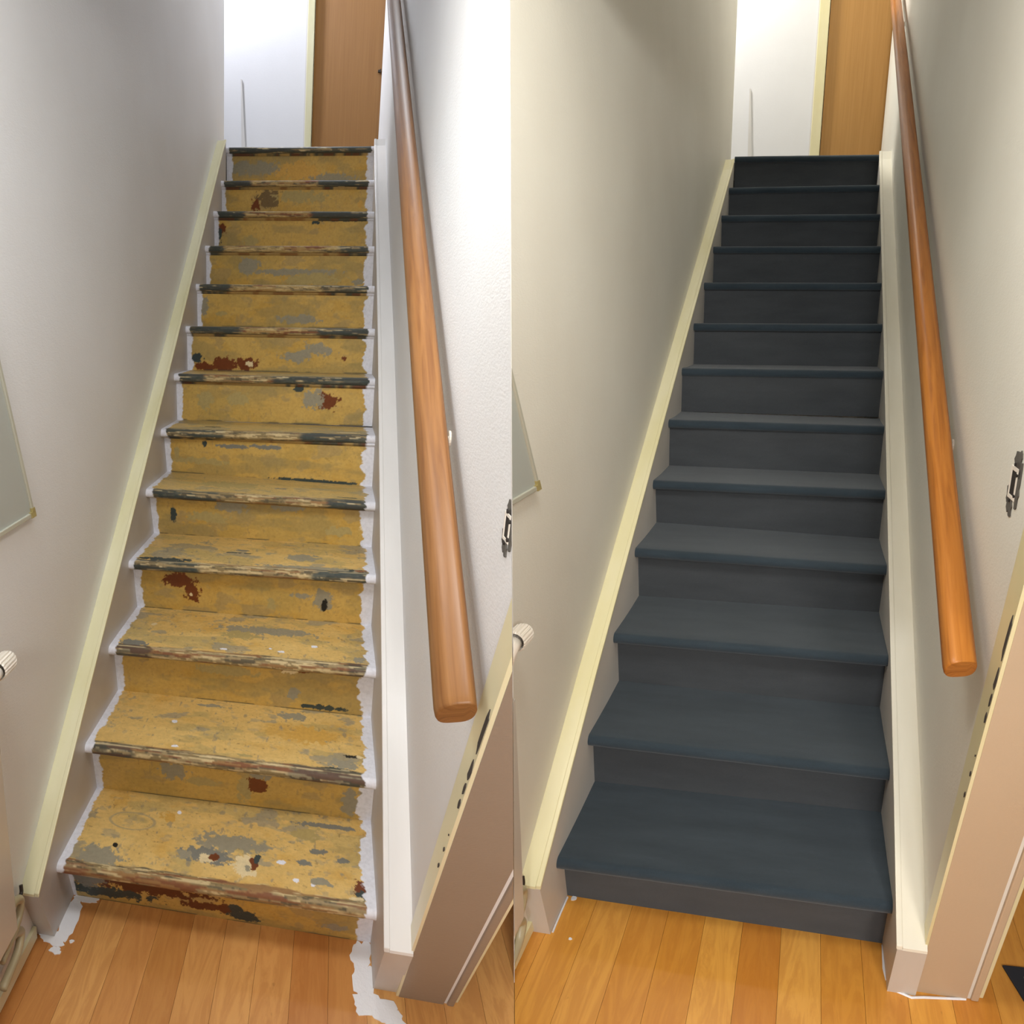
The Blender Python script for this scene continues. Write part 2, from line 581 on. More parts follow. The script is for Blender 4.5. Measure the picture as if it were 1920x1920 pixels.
def base_paint(X, Y, seed, grey=.5, orange=.5, dull=0.0):
    C = np.ones(X.shape + (3,)) * MUST
    C = lay(C, sm(fbm(X * 7, Y * 11, seed + 1), .62 - .25 * orange, .80 - .25 * orange) * .75, MUST2)
    C = lay(C, sm(fbm(X * 9 + 4, Y * 10, seed + 2), .56, .60) * .45, LIGHTM)
    C = lay(C, sm(fbm(X * 6 + 8, Y * 14 + 2, seed + 3), .66 - .2 * grey, .72 - .2 * grey) * .6, OLIVE)
    C = lay(C, sm(fbm(X * 9 + 1, Y * 16 + 9, seed + 4), .74 - .2 * grey, .77 - .2 * grey) * .75, GREY)
    C = lay(C, sm(fbm(X * 40, Y * 55, seed + 5, 4), .66, .74) * .4, GREY)
    C = lay(C, sm(fbm(X * 60, Y * 26, seed + 6, 4), .73, .78) * .55, BLUEG)
    C = C * (.90 + .2 * fbm(X * 25, Y * 60, seed + 11, 4, .7))[..., None]
    C = lay(C, sm(fbm(X * 95, Y * 120, seed + 12, 3), .74, .80) * .5, lin((110, 92, 62)))
    C = lay(C, sm(fbm(X * 16 + 5, Y * 30 + 2, seed + 13, 5, .7), .60, .63) * .35, LIGHTM)
    return C


def margins(C, X, Y, W, wl, wr_, seed):
    e1 = X - wl * (1 + .9 * (fbm(Y * 30 + 3, Y * 0 + 2, seed, 4) - .5)) - .012 * (fbm(X * 90, Y * 90, seed + 9, 3) - .5)
    e2 = (W - X) - wr_ * (1 + 1.1 * (fbm(Y * 28 + 8, Y * 0 + 5, seed + 3, 4) - .5)) - .014 * (fbm(X * 90, Y * 90, seed + 7, 3) - .5)
    C = lay(C, 1 - sm(e1, -.0015, .0015), WHITE)
    return lay(C, 1 - sm(e2, -.0015, .0015), WHITE)


# listed marks, in metres across and from the nosing (treads) / fraction of the height (risers)
T_MARK = {
    1: [(.10, .03, .075, .045, GREY), (.395, .095, .075, .028, BLUEG), (.33, .085, .022, .014, GREY), (.408, .083, .028, .018, CREAM), (.418, .090, .012, .012, BROWN),
        (.505, .070, .033, .036, CREAM), (.528, .088, .014, .020, BROWN), (.515, .066, .010, .014, GREY), (.535, .105, .008, .016, TEAL), (.60, .107, .014, .008, WHITE),
        (.285, .245, .006, .006, WHITE), (.70, .16, .022, .014, BLUEG), (.765, .14, .014, .010, BLUEG), (.66, .115, .018, .010, BLUEG), (.81, .045, .022, .032, BROWN),
        (.812, .028, .014, .018, TEAL), (.80, .018, .02, .010, CREAM), (.72, .265, .10, .010, BLUEG), (.645, .05, .007, .006, WHITE), (.69, .045, .005, .008, WHITE),
        (.26, .215, .028, .022, MUST2), (.135, .085, .008, .008, BLACK), (.66, .22, .05, .03, OLIVE), (.45, .15, .10, .03, GREY), (.71, .055, .028, .014, GREY)],
    2: [(.235, .16, .010, .008, WHITE), (.265, .035, .013, .009, WHITE), (.79, .085, .026, .008, BLACK), (.81, .087, .010, .006, CREAM), (.76, .045, .042, .026, GREY),
        (.66, .17, .07, .045, MUST2), (.60, .26, .05, .020, GREY), (.33, .27, .04, .010, GREY), (.48, .03, .02, .006, OLIVE), (.745, .018, .05, .008, TEAL)],
    3: [(.07, .03, .05, .024, BLUEG), (.37, .04, .010, .008, WHITE), (.52, .07, .006, .006, WHITE), (.555, .055, .010, .006, WHITE), (.66, .11, .010, .008, WHITE),
        (.80, .045, .030, .022, GREY), (.50, .20, .16, .03, GREY), (.42, .15, .06, .03, OLIVE), (.10, .18, .01, .01, CREAM)],
    4: [(.38, .18, .03, .006, BLUEG), (.36, .15, .05, .004, TEAL), (.60, .14, .055, .04, GREY), (.12, .03, .10, .018, TEAL), (.77, .02, .06, .02, TEAL), (.63, .03, .18, .018, GREY),
        (.80, .03, .018, .010, RED)],
    5: [(.50, .14, .03, .01, BLUEG), (.30, .15, .12, .05, OLIVE), (.76, .05, .04, .008, TEAL)],
    6: [(.20, .10, .04, .012, TEAL), (.75, .06, .05, .01, CREAM)],
}
R_MARK = {
    1: [(.22, .65, .20, .30, lin((96, 52, 30))), (.10, .25, .14, .16, TEAL), (.42, .30, .10, .14, lin((104, 58, 34))), (.40, .72, .035, .12, BLACK), (.50, .18, .05, .14, TEAL), (.48, .35, .02, .12, TEAL),
        (.04, .6, .06, .3, BLUEG), (.75, .28, .04, .10, GREY)],
    2: [(.25, .62, .05, .22, GREY), (.51, .52, .035, .20, BROWN), (.47, .40, .02, .35, OLIVE), (.79, .35, .035, .38, GREY), (.52, .78, .04, .12, GREY), (.35, .45, .05, .10, OLIVE)],
    3: [(.60, .93, .05, .10, BROWN), (.585, .86, .022, .09, CREAM), (.60, .35, .022, .16, GREY), (.70, .10, .08, .06, TEAL), (.38, .72, .10, .12, OLIVE)],
    4: [(.165, .72, .055, .20, BROWN), (.215, .45, .028, .28, BROWN), (.21, .40, .006, .04, CREAM), (.68, .45, .035, .28, GREY), (.685, .36, .010, .16, BLACK), (.50, .30, .02, .12, OLIVE), (.60, .55, .03, .08, GREY)],
    5: [(.32, .85, .06, .22, GREY), (.53, .90, .07, .14, GREY), (.09, .55, .012, .25, TEAL), (.22, .50, .08, .14, OLIVE), (.72, .35, .05, .14, OLIVE), (.815, .6, .014, .2, CREAM)],
    6: [(.17, .82, .012, .12, TEAL), (.30, .78, .07, .06, BLUEG), (.42, .80, .07, .06, BLUEG), (.15, .35, .10, .10, OLIVE), (.62, .03, .20, .05, TEAL), (.05, .55, .01, .2, OLIVE)],
    7: [(.66, .58, .050, .22, BROWN), (.60, .60, .04, .30, GREY), (.54, .88, .02, .10, TEAL), (.28, .60, .05, .20, OLIVE), (.13, .55, .04, .25, OLIVE)],
    8: [(.18, .16, .065, .22, BROWN), (.085, .10, .06, .14, BROWN), (.04, .32, .03, .14, TEAL), (.285, .20, .045, .22, BROWN), (.295, .20, .018, .08, CREAM), (.60, .62, .075, .22, GREY), (.50, .42, .06, .16, GREY), (.72, .40, .012, .08, BROWN)],
    9: [(.03, .55, .025, .30, GREY), (.50, .22, .10, .14, GREY), (.12, .38, .03, .10, OLIVE)],
    10: [(.22, .62, .06, .28, GREY), (.45, .45, .22, .10, GREY), (.55, .25, .15, .18, OLIVE), (.78, .18, .03, .10, GREY)],
    11: [(.035, .68, .028, .18, BROWN), (.03, .45, .012, .25, TEAL), (.55, .88, .02, .08, TEAL), (.68, .96, .12, .05, TEAL), (.20, .3, .05, .2, OLIVE)],
    12: [(.27, .65, .07, .32, lin((118, 96, 62))), (.20, .45, .03, .22, BROWN), (.78, .45, .012, .14, MUST2), (.45, .7, .14, .2, OLIVE)],
    13: [(.15, .6, .20, .20, GREY), (.60, .30, .14, .20, GREY), (.42, .5, .12, .3, MUST2)],
}


def strip_grid(x0, x1, nx, prof, zl, zr, yl, yr):
    """prof: list of (t_y, y_abs_offset, dz, v) -> vertices; t_y in 0..1 scales to the back edge (yl..yr)"""
    xs = np.linspace(x0, x1, nx)
    t = (xs - x0) / (x1 - x0)
    P = np.array(prof)
    yback = yl + (yr - yl) * t
    Y = P[:, 0][:, None] * yback[None, :] + P[:, 1][:, None]
    Z = (zl + (zr - zl) * t)[None, :] + P[:, 2][:, None]
    X = np.repeat(xs[None, :], len(P), 0)
    V = np.stack([X, Y, Z], -1).reshape(-1, 3)
    r, c = len(P), nx
    idx = np.arange(r * c).reshape(r, c)
    F = np.stack([idx[:-1, :-1], idx[:-1, 1:], idx[1:, 1:], idx[1:, :-1]], -1).reshape(-1, 4)
    return V, F, X, np.repeat(P[:, 3][:, None], nx, 1), Y


# nosing heights (left end, right end) and back edges of the visible treads, cast from image pixels
L_Z = [(.1816, .1858), (.3727, .3652), (.557, .5566), (.7487, .7510), (.9354, .9218), (1.1135, 1.108), (1.3025, 1.291), (1.4862, 1.4717), (1.6698, 1.6486), (1.8553, 1.8327), (2.0413, 2.0118), (2.2227, 2.1928), (2.4326, 2.3989)]
L_B = [(.309, .309), (.538, .540), (.781, .773), (1.027, .992), (1.251, 1.176), (1.4465, 1.374)]
R_Z = [(.1788, .1883), (.3681, .3621), (.562, .5584), (.7569, .7449), (.9342, .9298), (1.1229, 1.1147), (1.3065, 1.3004), (1.4883, 1.481), (1.6761, 1.6624), (1.8629, 1.8452), (2.0447, 2.0255), (2.2242, 2.2074), (2.437, 2.4099)]
R_B = [(.336, .339), (.6136, .6077), (.884, .892), (1.164, 1.127), (1.394, 1.366), (1.635, 1.58)]


def backs(Bk, k, g):
    """back edge of tread k (1-based): taken from image pixels, else a steady overhang"""
    if k <= len(Bk): return Bk[k - 1]
    return (k * g + .035, k * g + .035)


def riser_geo(Fl, Zs, Bk, k, n0):
    """bottom/top of riser k: (yb_l, yb_r, yt_l, yt_r, zb_l, zb_r, zt_l, zt_r)"""
    nose = (k - 1) * Fl.g
    if k == 1:
        yb = (n0, n0); zb = (0, 0)
    else:
        yb = backs(Bk, k - 1, Fl.g); zb = Zs[k - 2]
    yt = [nose + max(.014, min(.05, b - nose - .004)) for b in yb]
    yb = [max(b, t + .001) for b, t in zip(yb, yt)]
    return yb[0], yb[1], yt[0], yt[1], zb[0], zb[1], Zs[k - 1][0], Zs[k - 1][1]


# ------------------------------------------------------------------ the stripped staircase
W = LF.W
stairL = empty('staircase', LF.w((W / 2, 0, 0)), 'steep stripped wooden staircase with flaking mustard paint and white edges', 'staircase')
TH = .030
for k in range(1, 14):
    nose = (k - 1) * LF.g
    zl, zr = L_Z[k - 1]
    yl, yr = backs(L_B, k, LF.g) if k < 13 else (nose + .2, nose + .2)
    nx = [460, 440, 410, 380, 330, 300, 280, 260, 240, 220, 210, 200, 200][k - 1]
    ntop = [130, 110, 95, 70, 50, 32, 22, 14, 10, 10, 10, 10, 10][k - 1]
    depth = yl - nose + .004
    R_ = TH / 2
    prof = []
    for i in range(ntop):
        t = 1 - i / ntop
        # keep nose fixed, back edge moves: y = nose + t*(yback - nose)
        prof.append((t, nose * (1 - t) + R_ * (1 - t) + .004 * t, 0, t * depth))
    for i in range(13):
        a = math.pi * i / 12
        prof.append((0, nose + R_ - R_ * math.sin(a), -R_ + R_ * math.cos(a), -.004 * i - .001))
    prof.append((0, nose + .085, -TH, -.08))
    V, F, X, Vv, Y = strip_grid(-.012, W + .012, nx, prof, zl, zr, yl, yr)
    seed = 100 + k * 17
    greyness = [.35, .25, .45, .6, .6, .8, .8, .6, .6, .6, .6, .6, .5][k - 1]
    C = base_paint(X, Vv, seed, greyness, .35)
    if k in (5, 6, 7):
        C = lay(C, np.full(X.shape, .35), OLIVE)
    # blotches behind the nosing
    if k == 1:
        r = np.hypot((X - .155) / .065, (Vv - .185) / .034)
        C = lay(C, sm(.09 - np.abs(r - 1 + .25 * (fbm(X * 12, Vv * 12, 5) - .5)), 0, .05) * .6, GREY)
    for j, (cx, cy, rx, ry, c) in enumerate(T_MARK.get(k, [])):
        C = lay(C, blobm(X, Vv, cx, cy, rx, ry, seed + j * 3), c)
    # worn front edge: streaks stretched across
    s1 = fbm(X * 16, Vv * 160 + 3, seed + 40, 4); s2 = fbm(X * 22 + 7, Vv * 220, seed + 41, 4); s3 = fbm(X * 9 + 2, Vv * 120, seed + 42, 3)
    wear = 1 - sm(Vv, .004 + .02 * fbm(X * 14, Vv * 20, seed + 43, 3), .008 + .02 * fbm(X * 14, Vv * 20, seed + 43, 3))
    E_ = np.ones(X.shape + (3,)) * lin((152, 132, 96))
    E_ = lay(E_, sm(s1, .50, .55), CREAM * .8)
    E_ = lay(E_, sm(s2, .52, .56), lin((96, 86, 66)))
    E_ = lay(E_, sm(s3, .56, .60), RED * .8)
    uu = X / W
    if k >= 8:
        seg = {8: (.30, .70), 9: (.20, .72), 10: (.12, .80), 11: (.20, .62), 12: (.20, .64), 13: (1, 0)}[k]
    else:
        seg = {7: (.16, .5), 6: (.30, .66), 5: (.33, .80), 4: (.30, .76), 3: (.16, .90), 2: (.18, .72), 1: (.10, .97)}[k]
    dk = np.maximum(1 - sm(uu + .05 * (s2 - .5), seg[0] - .01, seg[0] + .01), sm(uu + .05 * (s1 - .5), seg[1] - .01, seg[1] + .01))
    darkc = TEAL if k != 1 else RED
    E_ = lay(E_, dk * sm(s3, .36, .42) * (.9 if k >= 4 else .55), darkc)
    E_ = lay(E_, (1 - dk) * sm(s1 + .1 * s2, .50, .54) * (.6 if k >= 8 else .3), lin((190, 160, 100)))
    C = C * (1 - wear[..., None]) + E_ * wear[..., None]
    if 2 <= k <= 12:   # bright rubbed arris
        ar = np.exp(-((Vv - .0035) / .0035) ** 2) * sm(fbm(X * 18, X * 0 + k, seed + 50, 4), .38, .5)
        C = lay(C, ar * .8, CREAM)
    under = 1 - sm(Vv, -.055, -.047)
    C = lay(C, under * sm(fbm(X * 15, Vv * 40, seed + 51), .4, .5) * .7, BROWN * .6)
    C = margins(C, X, Vv, W, .006 if k == 13 else .022, .012 if k == 13 else .030, seed + 60)
    mesh('tread', LF.w(V), F, M['oldpaint'], stairL, loc=V, cols=C.reshape(-1, 3), smooth=True)
    # riser
    ybl, ybr, ytl, ytr, zbl, zbr, ztl, ztr = riser_geo(LF, L_Z, L_B, k, .095)
    ztl -= TH - .001; ztr -= TH - .001
    ny = max(24, int(70 - 3 * k))
    xs = np.linspace(-.012, W + .012, nx); ts = np.linspace(0, 1, ny)
    Xg, Tg = np.meshgrid(xs, ts)
    u = (Xg + .012) / (W + .024)
    Yb = ybl + (ybr - ybl) * u; Yt = ytl + (ytr - ytl) * u
    Zb = zbl + (zbr - zbl) * u; Zt = ztl + (ztr - ztl) * u
    Yg = Yb + (Yt - Yb) * Tg; Zg = Zb + (Zt - Zb) * Tg
    V = np.stack([Xg, Yg, Zg], -1).reshape(-1, 3)
    idx = np.arange(nx * ny).reshape(ny, nx)
    F = np.stack([idx[:-1, :-1], idx[:-1, 1:], idx[1:, 1:], idx[1:, :-1]], -1).reshape(-1, 4)
    H = Tg * .155
    C = base_paint(Xg, H, seed + 5, [.3, .35, .4, .55, .6, .6, .5, .45, .35, .75, .4, .5, .6][k - 1], .65)
    C = lay(C, np.full(Xg.shape, .55), lin((184, 148, 66)))
    C = lay(C, sm(fbm(Xg * 5 + 3, H * 15, seed + 8), .55, .62) * .5, OLIVE * .75)
    for j, (cx, cy, rx, ry, c) in enumerate(R_MARK.get(k, [])):
        C = lay(C, blobm(Xg, H, cx, cy * .155, rx, ry * .155 * .9, seed + 70 + j * 3), c)
    C = lay(C, (1 - sm(H, .002, .005)) * sm(fbm(Xg * 12, Xg * 0 + 3.3, seed + 90, 4), .42, .5) * .8, TEAL * .8)
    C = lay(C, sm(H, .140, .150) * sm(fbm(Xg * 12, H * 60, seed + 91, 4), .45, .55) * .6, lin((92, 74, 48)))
    C = margins(C, Xg, H + k, W, .024 if k > 1 else .012, .038, seed + 61)
    mesh('riser', LF.w(V), F, M['oldpaint'], stairL, loc=V, cols=C.reshape(-1, 3), smooth=True)
    # slim moulding under the nosing
    if k >= 2:
        mz = .012
        vv = []
        for x, zz, yy in ((-.012, ztl, ytl), (W + .012, ztr, ytr)):
            vv += [(x, yy - .010, zz + .001), (x, yy + .004, zz + .001), (x, yy + .004, zz - mz), (x, yy - .002, zz - mz), (x, yy - .010, zz - .005)]
        nseg = 90
        A_ = np.array(vv[:5]); B_ = np.array(vv[5:])
        tt = np.linspace(0, 1, nseg)[:, None, None]
        G = (A_[None] * (1 - tt) + B_[None] * tt)
        Vm = G.reshape(-1, 3)
        Fm = []
        for i in range(nseg - 1):
            for j in range(5):
                j2 = (j + 1) % 5
                Fm.append([i * 5 + j, i * 5 + j2, (i + 1) * 5 + j2, (i + 1) * 5 + j])
        xm = Vm[:, 0]; um = xm / W
        Cm = np.ones((len(Vm), 3)) * lin((168, 138, 84))
        q = fbm(xm * 20, xm * 0 + k, seed + 95, 4)
        dkm = np.maximum(1 - sm(um, seg[0] - .05, seg[0]), sm(um, seg[1], seg[1] + .05)) * sm(q, .35, .45)
        Cm = lay(Cm, dkm * .9, TEAL * .8)
        Cm = lay(Cm, sm(q, .55, .6) * .6, BROWN)
        Cm = lay(Cm, 1 - sm(xm, .022, .026), WHITE)
        Cm = lay(Cm, sm(xm, W - .036, W - .032), WHITE)
        mesh('nosing_moulding', LF.w(Vm), Fm, M['oldpaint'], stairL, loc=Vm, cols=Cm, smooth=False)


def stringer(Fl, parent, x0, x1, cap, foot, mface, mcap, bead_side, cap_drop=0.0):
    """cap: [(y,z)...] line of the top edge; foot: (y at floor, y at top of the cut end)"""
    yb, yt = foot
    zt = interp([(p[0], p[1]) for p in cap], yt) if yt >= cap[0][0] else cap[0][1] + (yt - cap[0][0]) * .75
    top = [(yt, zt)] + [p for p in cap if p[0] > yt + .01]
    low = [(y, max(0.0, z - .55)) for y, z in reversed(top)]
    low = [p for p in low if p[1] > 0]
    yz = None
    ys = np.linspace(top[0][0], top[-1][0], 200)
    for y in ys:
        if interp(top, y) - .55 > 0:
            yz = y
            break
    poly = [(yb, 0)] + top + low + [(yz, 0)]
    s = lmesh(Fl, 'stringer', prism(poly, x0, x1), mface, parent)
    # painted cap lying on the sloping edge, with a raised bead along the stair side
    t = .006
    capoly = [(y, z - .001) for y, z in top] + [(y, z + t) for y, z in reversed(top)]
    bw = .011
    if bead_side > 0:
        c0, c1, b0, b1 = x0, x1 - bw, x1 - bw, x1 + .002
    else:
        c0, c1, b0, b1 = x0 + bw, x1, x0 - .002, x0 + bw
    lmesh(Fl, 'cap', prism(capoly, c0, c1), mcap, s)
    bpoly = [(y, z - .001) for y, z in top] + [(y, z + t + .004) for y, z in reversed(top)]
    lmesh(Fl, 'bead', prism(bpoly, b0, b1), mcap, s, bevel=.002)
    return s


capLL = [(-.112, .183), (.273, .495), (1.434, 1.407), (2.609, 2.354), (2.73, 2.445)]
capLR = [(-.19, .272), (.237, .610), (1.30, 1.400), (2.778, 2.389), (2.80, 2.425)]
stringer(LF, stairL, -.05, 0, capLL, (-.040, -.108), M['face_white'], M['gloss_cream'], 1)
# the right string's foot is splayed in toward the floor, its slope taken from image pixels
stringer(LF, stairL, W, W + .06, capLR, (-.030, -.186), M['face_white'], M['gloss_white'], -1)

# ------------------------------------------------------------------ the carpeted staircase
W2 = RF.W
stairR = empty('staircase', RF.w((W2 / 2, 0, 0)), 'steep staircase fitted with dark slate blue carpet between cream stringers', 'staircase')
CT = .034
for k in range(1, 14):
    nose = (k - 1) * RF.g
    zl, zr = R_Z[k - 1]
    yl, yr = backs(R_B, k, RF.g) if k < 13 else (nose + .2, nose + .2)
    ntop = 10
    R_ = CT / 2
    prof = []
    for i in range(ntop):
        t = 1 - i / ntop
        dip = -.003 * math.sin(math.pi * t) if k < 8 else 0
        prof.append((t, nose * (1 - t) + R_ * (1 - t) + .004 * t, dip, t))
    for i in range(13):
        a = math.pi * i / 12
        prof.append((0, nose + R_ * .95 - R_ * math.sin(a), -R_ + R_ * math.cos(a), -.1))
    prof.append((0, nose + .085, -CT, -.3))
    V, F, X, Vv, Y = strip_grid(-.006, W2 + .006, 60, prof, zl, zr, yl, yr)
    rs = np.random.RandomState(k)
    V[:, 2] += .0012 * (fbm(V[:, 0] * 14, V[:, 1] * 14, 60 + k, 3) - .5)
    mesh('tread', RF.w(V), F, M['carpet'], stairR, loc=V, smooth=True)
    ybl, ybr, ytl, ytr, zbl, zbr, ztl, ztr = riser_geo(RF, R_Z, R_B, k, .077)
    ztl -= CT - .002; ztr -= CT - .002
    ny = 14
    xs = np.linspace(-.006, W2 + .006, 60); ts = np.linspace(0, 1, ny)
    Xg, Tg = np.meshgrid(xs, ts)
    u = xs[None, :] * 0 + (Xg + .006) / (W2 + .012)
    Yg = (ybl + (ybr - ybl) * u) * (1 - Tg) + (ytl + (ytr - ytl) * u) * Tg
    Zg = (zbl + (zbr - zbl) * u) * (1 - Tg) + (ztl + (ztr - ztl) * u) * Tg
    Yg = Yg + .002 * (fbm(Xg * 9, Zg * 20, 80 + k, 3) - .5)
    V = np.stack([Xg, Yg, Zg], -1).reshape(-1, 3)
    idx = np.arange(60 * ny).reshape(ny, 60)
    F = np.stack([idx[:-1, :-1], idx[:-1, 1:], idx[1:, 1:], idx[1:, :-1]], -1).reshape(-1, 4)
    mesh('riser', RF.w(V), F, M['carpet_lit_riser'], stairR, loc=V, smooth=True)

capRL = [(-.119, .186), (.370, .530), (1.66, 1.388), (3.10, 2.33), (3.19, 2.40)]
capRR = [(-.11, .165), (.153, .350), (.409, .516), (1.717, 1.390), (3.22, 2.37), (3.27, 2.42)]
stringer(RF, stairR, -.05, 0, capRL, (-.056, -.114), M['face_warm'], M['gloss_yellow'], 1)
stringer(RF, stairR, W2, W2 + .06, capRR, (-.060, -.106), M['face_warm'], M['gloss_white_warm'], -1)


# ------------------------------------------------------------------ handrails
def handrail(Fl, y0, z0, slope, y1, mat, pegs, label, group=None):
    xc = Fl.W + .015
    L_ = math.hypot(1, slope)
    ty, tz = 1 / L_, slope / L_
    ny_, nz_ = -tz, ty            # normal in the wall plane, pointing up
    prof = []
    hw, hh = .0265, .027
    n = 28
    for i in range(n):            # rounded on the stair side, flatter toward the wall
        a = 2 * math.pi * i / n
        c, s_ = math.cos(a), math.sin(a)
        ex = .82 if c < 0 else .55
        prof.append((hw * math.copysign(abs(c) ** ex, c), hh * math.copysign(abs(s_) ** .8, s_)))
    stations = [0, .004, .012, .03] + list(np.linspace(.1, (y1 - y0) * L_, 30))
    V, loc, F = [], [], []
    for si, s_ in enumerate(stations):
        k = [.86, .95, .99, 1.0][si] if si < 4 else 1.0
        for i, (a, b) in enumerate(prof):
            # the lower end is cut on the slant: the stair side runs a little further
            d = s_
            if si < 4:
                d = s_ + .010 * (a * k / hw + 1) * .5
            V.append((xc + a * (k if a < 0 else 1), y0 + ty * d + ny_ * b * (k * .5 + .5), z0 + tz * d + nz_ * b * (k * .5 + .5)))
            loc.append((i / n * .16, d, 0))
    n_ = n
    for i in range(len(stations) - 1):
        for j in range(n_):
            j2 = (j + 1) % n_
            F.append([i * n_ + j, i * n_ + j2, (i + 1) * n_ + j2, (i + 1) * n_ + j])
    F.append(list(range(n_ - 1, -1, -1)))
    F.append([(len(stations) - 1) * n_ + j for j in range(n_)])
    root = empty('handrail', Fl.w((xc, y0, z0)), label, 'handrail', group)
    r = mesh('rail', Fl.w(V), F, mat, root, loc=loc, smooth=True)
    r.data.polygons[len(F) - 2].use_smooth = False
    xr = Fl.W + .06
    for py in pegs:
        pz = z0 + slope * (py - y0) - .052
        path = [(xr + .002, py, pz - .012), (xr - .022, py, pz - .012), (xr - .040, py, pz - .004), (xr - .046, py, pz + .03)]
        lmesh(Fl, 'bracket', join(tube(path, .0045, 10), tube([(xr + .001, py, pz - .012), (xr - .004, py, pz - .012)], .014, 16)), M['knob'], root, smooth=False)
    return root


handrail(LF, -.555, 1.030, .682, 2.95, M['rail'], (-.075, 2.3), 'orange-brown wooden handrail on the wall beside the stripped staircase')
handrail(RF, -.222, .897, .640, 3.55, M['rail_warm'], (.36, 3.2), 'amber varnished wooden handrail on the wall beside the carpeted staircase')


# ------------------------------------------------------------------ framed board, radiator, unfinished socket
def board(Fl, yR, zB, side, which, rk_):
    def skew(b):
        V, F = b
        V = V.copy(); V[:, 1] -= rk_ * (V[:, 2] - zB)
        return V, F
    x = -.05
    y0, y1, z0, z1 = yR - .62, yR, zB, zB + .82
    root = empty('framed_board', Fl.w((x, yR, zB)), 'grey board in a slim metal frame on the left wall beside the %s' % which, 'board')
    f = .011
    d = .016
    lmesh(Fl, 'panel', skew(box(x + .003, x + .011, y0 + f, y1 - f, z0 + f, z1 - f)), M['board'], root, clip=side)
    lmesh(Fl, 'backing', skew(box(x + .0005, x + .004, y0 + .003, y1 - .003, z0 + .003, z1 - .003)), M['dark'], root, clip=side)
    for b in (box(x + .001, x + d, y0, y1 - .02, z0, z0 + f), box(x + .001, x + d, y0, y1, z1 - f, z1),
              box(x + .001, x + d, y1 - f, y1, z0 + .02, z1 - f), box(x + .001, x + d, y0, y0 + f, z0 + f, z1 - f)):
        lmesh(Fl, 'frame_rail', skew(b), M['board_frame'], root, clip=side, bevel=.0015)
    lmesh(Fl, 'corner_cap', skew(join(box(x + .001, x + d + .002, y1 - .022, y1 + .001, z0 - .001, z0 + f + .002), box(x + .001, x + d + .002, y1 - f - .002, y1 + .001, z0 + f, z0 + .022))), M['corner_cap'], root, clip=side, label='yellowed plastic corner cap')
    return root


board(LF, .100, 1.064, -1, 'stripped staircase', .31)
board(RF, .055, 1.130, 1, 'carpeted staircase', .50)


def radiator(Fl, side, ye, zv, which):
    x = -.05
    root = empty('radiator', Fl.w((x + .03, ye - .3, .0)), 'white panel radiator low on the left wall beside the %s' % which, 'radiator')
    x1 = x + .052
    pts = [(ye, .205), (ye, .755), (ye - .9, .755), (ye - .9, .205)]
    lmesh(Fl, 'front_panel', prism([(a, b) for a, b in pts], x1 - .012, x1), M['radiator'], root, clip=side, bevel=.004)
    lmesh(Fl, 'side_panel', box(x + .006, x1 - .010, ye - .010, ye - .002, .22, .75), M['radiator'], root, clip=side, bevel=.002)
    lmesh(Fl, 'top_grille', box(x + .006, x1 - .008, ye - .9, ye - .004, .748, .76), M['radiator'], root, clip=side)
    # thermostatic valve at the top corner, ribbed knob pointing toward the stairs
    kx, ky, kz = x + .040, ye + .020, zv
    val = lmesh(Fl, 'valve_body', join(tube([(kx, ky - .028, kz - .045), (kx, ky - .020, kz - .020), (kx, ky - .004, kz - .004), (kx, ky + .012, kz)], [.010, .013, .016, .016], 16)), M['knob'], root, clip=side, smooth=True)
    V, F = [], []
    nr = 72
    for j, (yy, rr) in enumerate(((ky + .012, .020), (ky + .016, .023), (ky + .060, .023), (ky + .070, .018), (ky + .070, .0))):
        for i in range(nr):
            a = 2 * math.pi * i / nr
            r = rr * (1.0 if i % 4 < 2 else .80) if 0 < j < 3 else rr
            V.append((kx + r * math.cos(a), yy, kz + r * math.sin(a)))
    for j in range(4):
        for i in range(nr):
            i2 = (i + 1) % nr
            F.append([j * nr + i, j * nr + i2, (j + 1) * nr + i2, (j + 1) * nr + i])
    lmesh(Fl, 'thermostat_knob', (np.array(V), F), M['knob'], root, clip=side)
    # lower connections
    px_ = x + .024
    def bend(pts, r):
        P = np.array(pts); t = np.linspace(0, len(P) - 1, 24)
        Q = np.stack([np.interp(t, range(len(P)), P[:, i]) for i in range(3)], 1)
        for _ in range(3): Q[1:-1] = (Q[:-2] + 2 * Q[1:-1] + Q[2:]) / 4
        return tube(Q.tolist(), r, 12)
    lmesh(Fl, 'pipe', bend([(px_, ye - .02, .240), (px_, ye + .045, .235), (px_, ye + .072, .212), (px_, ye + .055, .180), (px_, ye + .01, .160), (px_, ye - .04, .150)], .010), M['pipe'], root, clip=side, smooth=True)
    lmesh(Fl, 'pipe', bend([(px_ - .004, ye - .03, .170), (px_ - .004, ye + .040, .150), (px_ - .004, ye + .066, .125), (px_ - .004, ye + .040, .090), (px_ - .004, ye - .04, .075)], .011), M['pipe'], root, clip=side, smooth=True)
    lmesh(Fl, 'pipe_clip', bend([(x + .008, ye + .066, .212), (x + .013, ye + .080, .202), (x + .013, ye + .094, .208), (x + .009, ye + .100, .222)], .0050), M['latch'], root, clip=side, smooth=True, label='dark curved pipe clip')
    return root


radiator(LF, -1, -.215, .815, 'stripped staircase')
radiator(RF, 1, -.215, .862, 'carpeted staircase')
# skirting along the left walls
for Fl, side, mt in ((LF, -1, M['gloss_cream']), (RF, 1, M['gloss_yellow'])):
    lmesh(Fl, 'baseboard_left', box(-.05, -.040, -1.2, -.06, .010, .045), mt, clip=side, kind='structure')


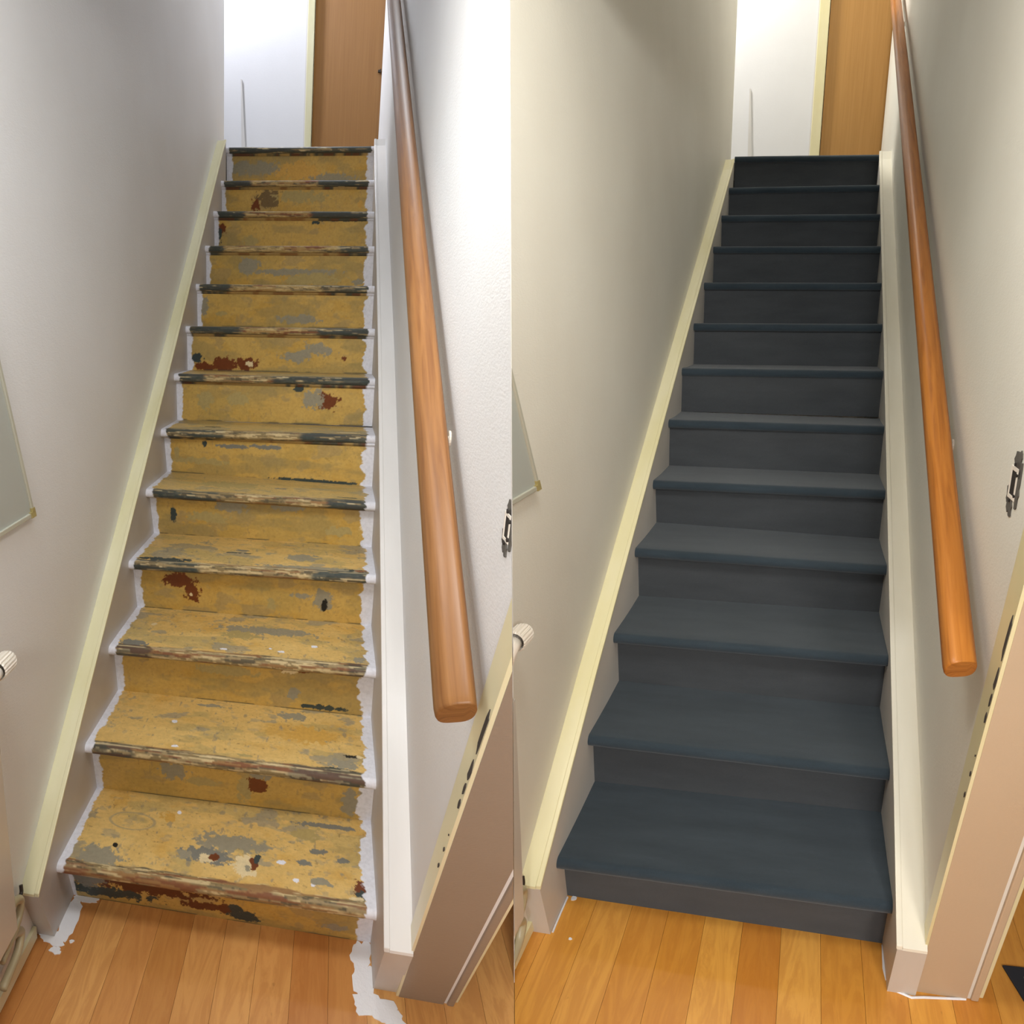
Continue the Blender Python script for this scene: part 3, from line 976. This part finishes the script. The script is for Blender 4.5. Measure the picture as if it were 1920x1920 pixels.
def socket(Fl, side, yc, zc, which, sc=1.0):
    x = Fl.W + .06
    root = empty('socket_box', Fl.w((x, yc, zc)), 'open unfinished socket box in broken plaster on the wall beside the %s' % which, 'socket')
    rng = random.Random(4)
    for cy, cz, ry, rz in ((-.008, .038, .017, .019), (.006, -.038, .015, .018), (-.026, -.004, .013, .028), (-.020, .026, .014, .016), (.022, -.022, .009, .013)):
        lmesh(Fl, 'broken_plaster', prism(blob(rng, yc + cy * sc, zc + cz * sc, ry * sc, rz * sc, 18, .4), x - .002, x + .001), M['plaster'], root, clip=side)
    q = lambda s: [(yc + a * s[0] * sc, zc + b * s[1] * sc) for a, b in ((-1, -1), (1, -1), (1, 1), (-1, 1))]
    outer = q((.021, .027)); inner = q((.0135, .020))
    fr_ = []
    for i in range(4):
        j = (i + 1) % 4
        fr_.append(prism([outer[i], outer[j], inner[j], inner[i]], x - .0028, x))
    lmesh(Fl, 'box_rim', join(*fr_), M['knob'], root, clip=side, bevel=.0005)
    lmesh(Fl, 'box_shade_plate', prism(q((.014, .0205)), x - .0022, x + .001), M['dark'], root, clip=side)  # flat black plate painted in for the shade inside the open box
    for cy, cz in ((-.019, .016), (-.019, -.018), (0.004, -.030), (.0, .031)):
        lmesh(Fl, 'screw', tube([(x - .0042, yc + cy * sc, zc + cz * sc), (x - .001, yc + cy * sc, zc + cz * sc)], .0028, 8), M['dark'], root, clip=side)
    return root


socket(LF, -1, -.527, 1.262, 'stripped staircase', .62)
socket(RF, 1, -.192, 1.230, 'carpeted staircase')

# ------------------------------------------------------------------ doormat in the room to the right
P0 = RF.w((1.047, .062, 0)); P1 = RF.w((1.107, .114, 0)); P2 = RF.w((1.072, -.031, 0))
e2 = (P2 - P0)[:2]; e2 /= np.linalg.norm(e2)
e1 = np.array([-e2[1], e2[0]])
if e1 @ (P1 - P0)[:2] < 0: e1 = -e1


def mq(a0, a1, b0, b1, z0, z1):
    V = []
    for z in (z0, z1):
        for a, b in ((a0, b0), (a1, b0), (a1, b1), (a0, b1)):
            p = P0[:2] + e1 * a + e2 * b
            V.append((p[0], p[1], z))
    F = [[3, 2, 1, 0], [4, 5, 6, 7]] + [[i, (i + 1) % 4, 4 + (i + 1) % 4, 4 + i] for i in range(4)]
    return np.array(V), F


root = empty('doormat', (P0[0], P0[1], 0), 'grey doormat with dark rubber border on the floor right of the carpeted staircase', 'doormat')
V, F = mq(0, .55, 0, .38, .0003, .006)
mesh('border', V, F, M['mat_edge'], root, bevel=.002)
V, F = mq(.03, .52, .03, .35, .005, .009)
mesh('pile', V, F, M['mat_pile'], root)
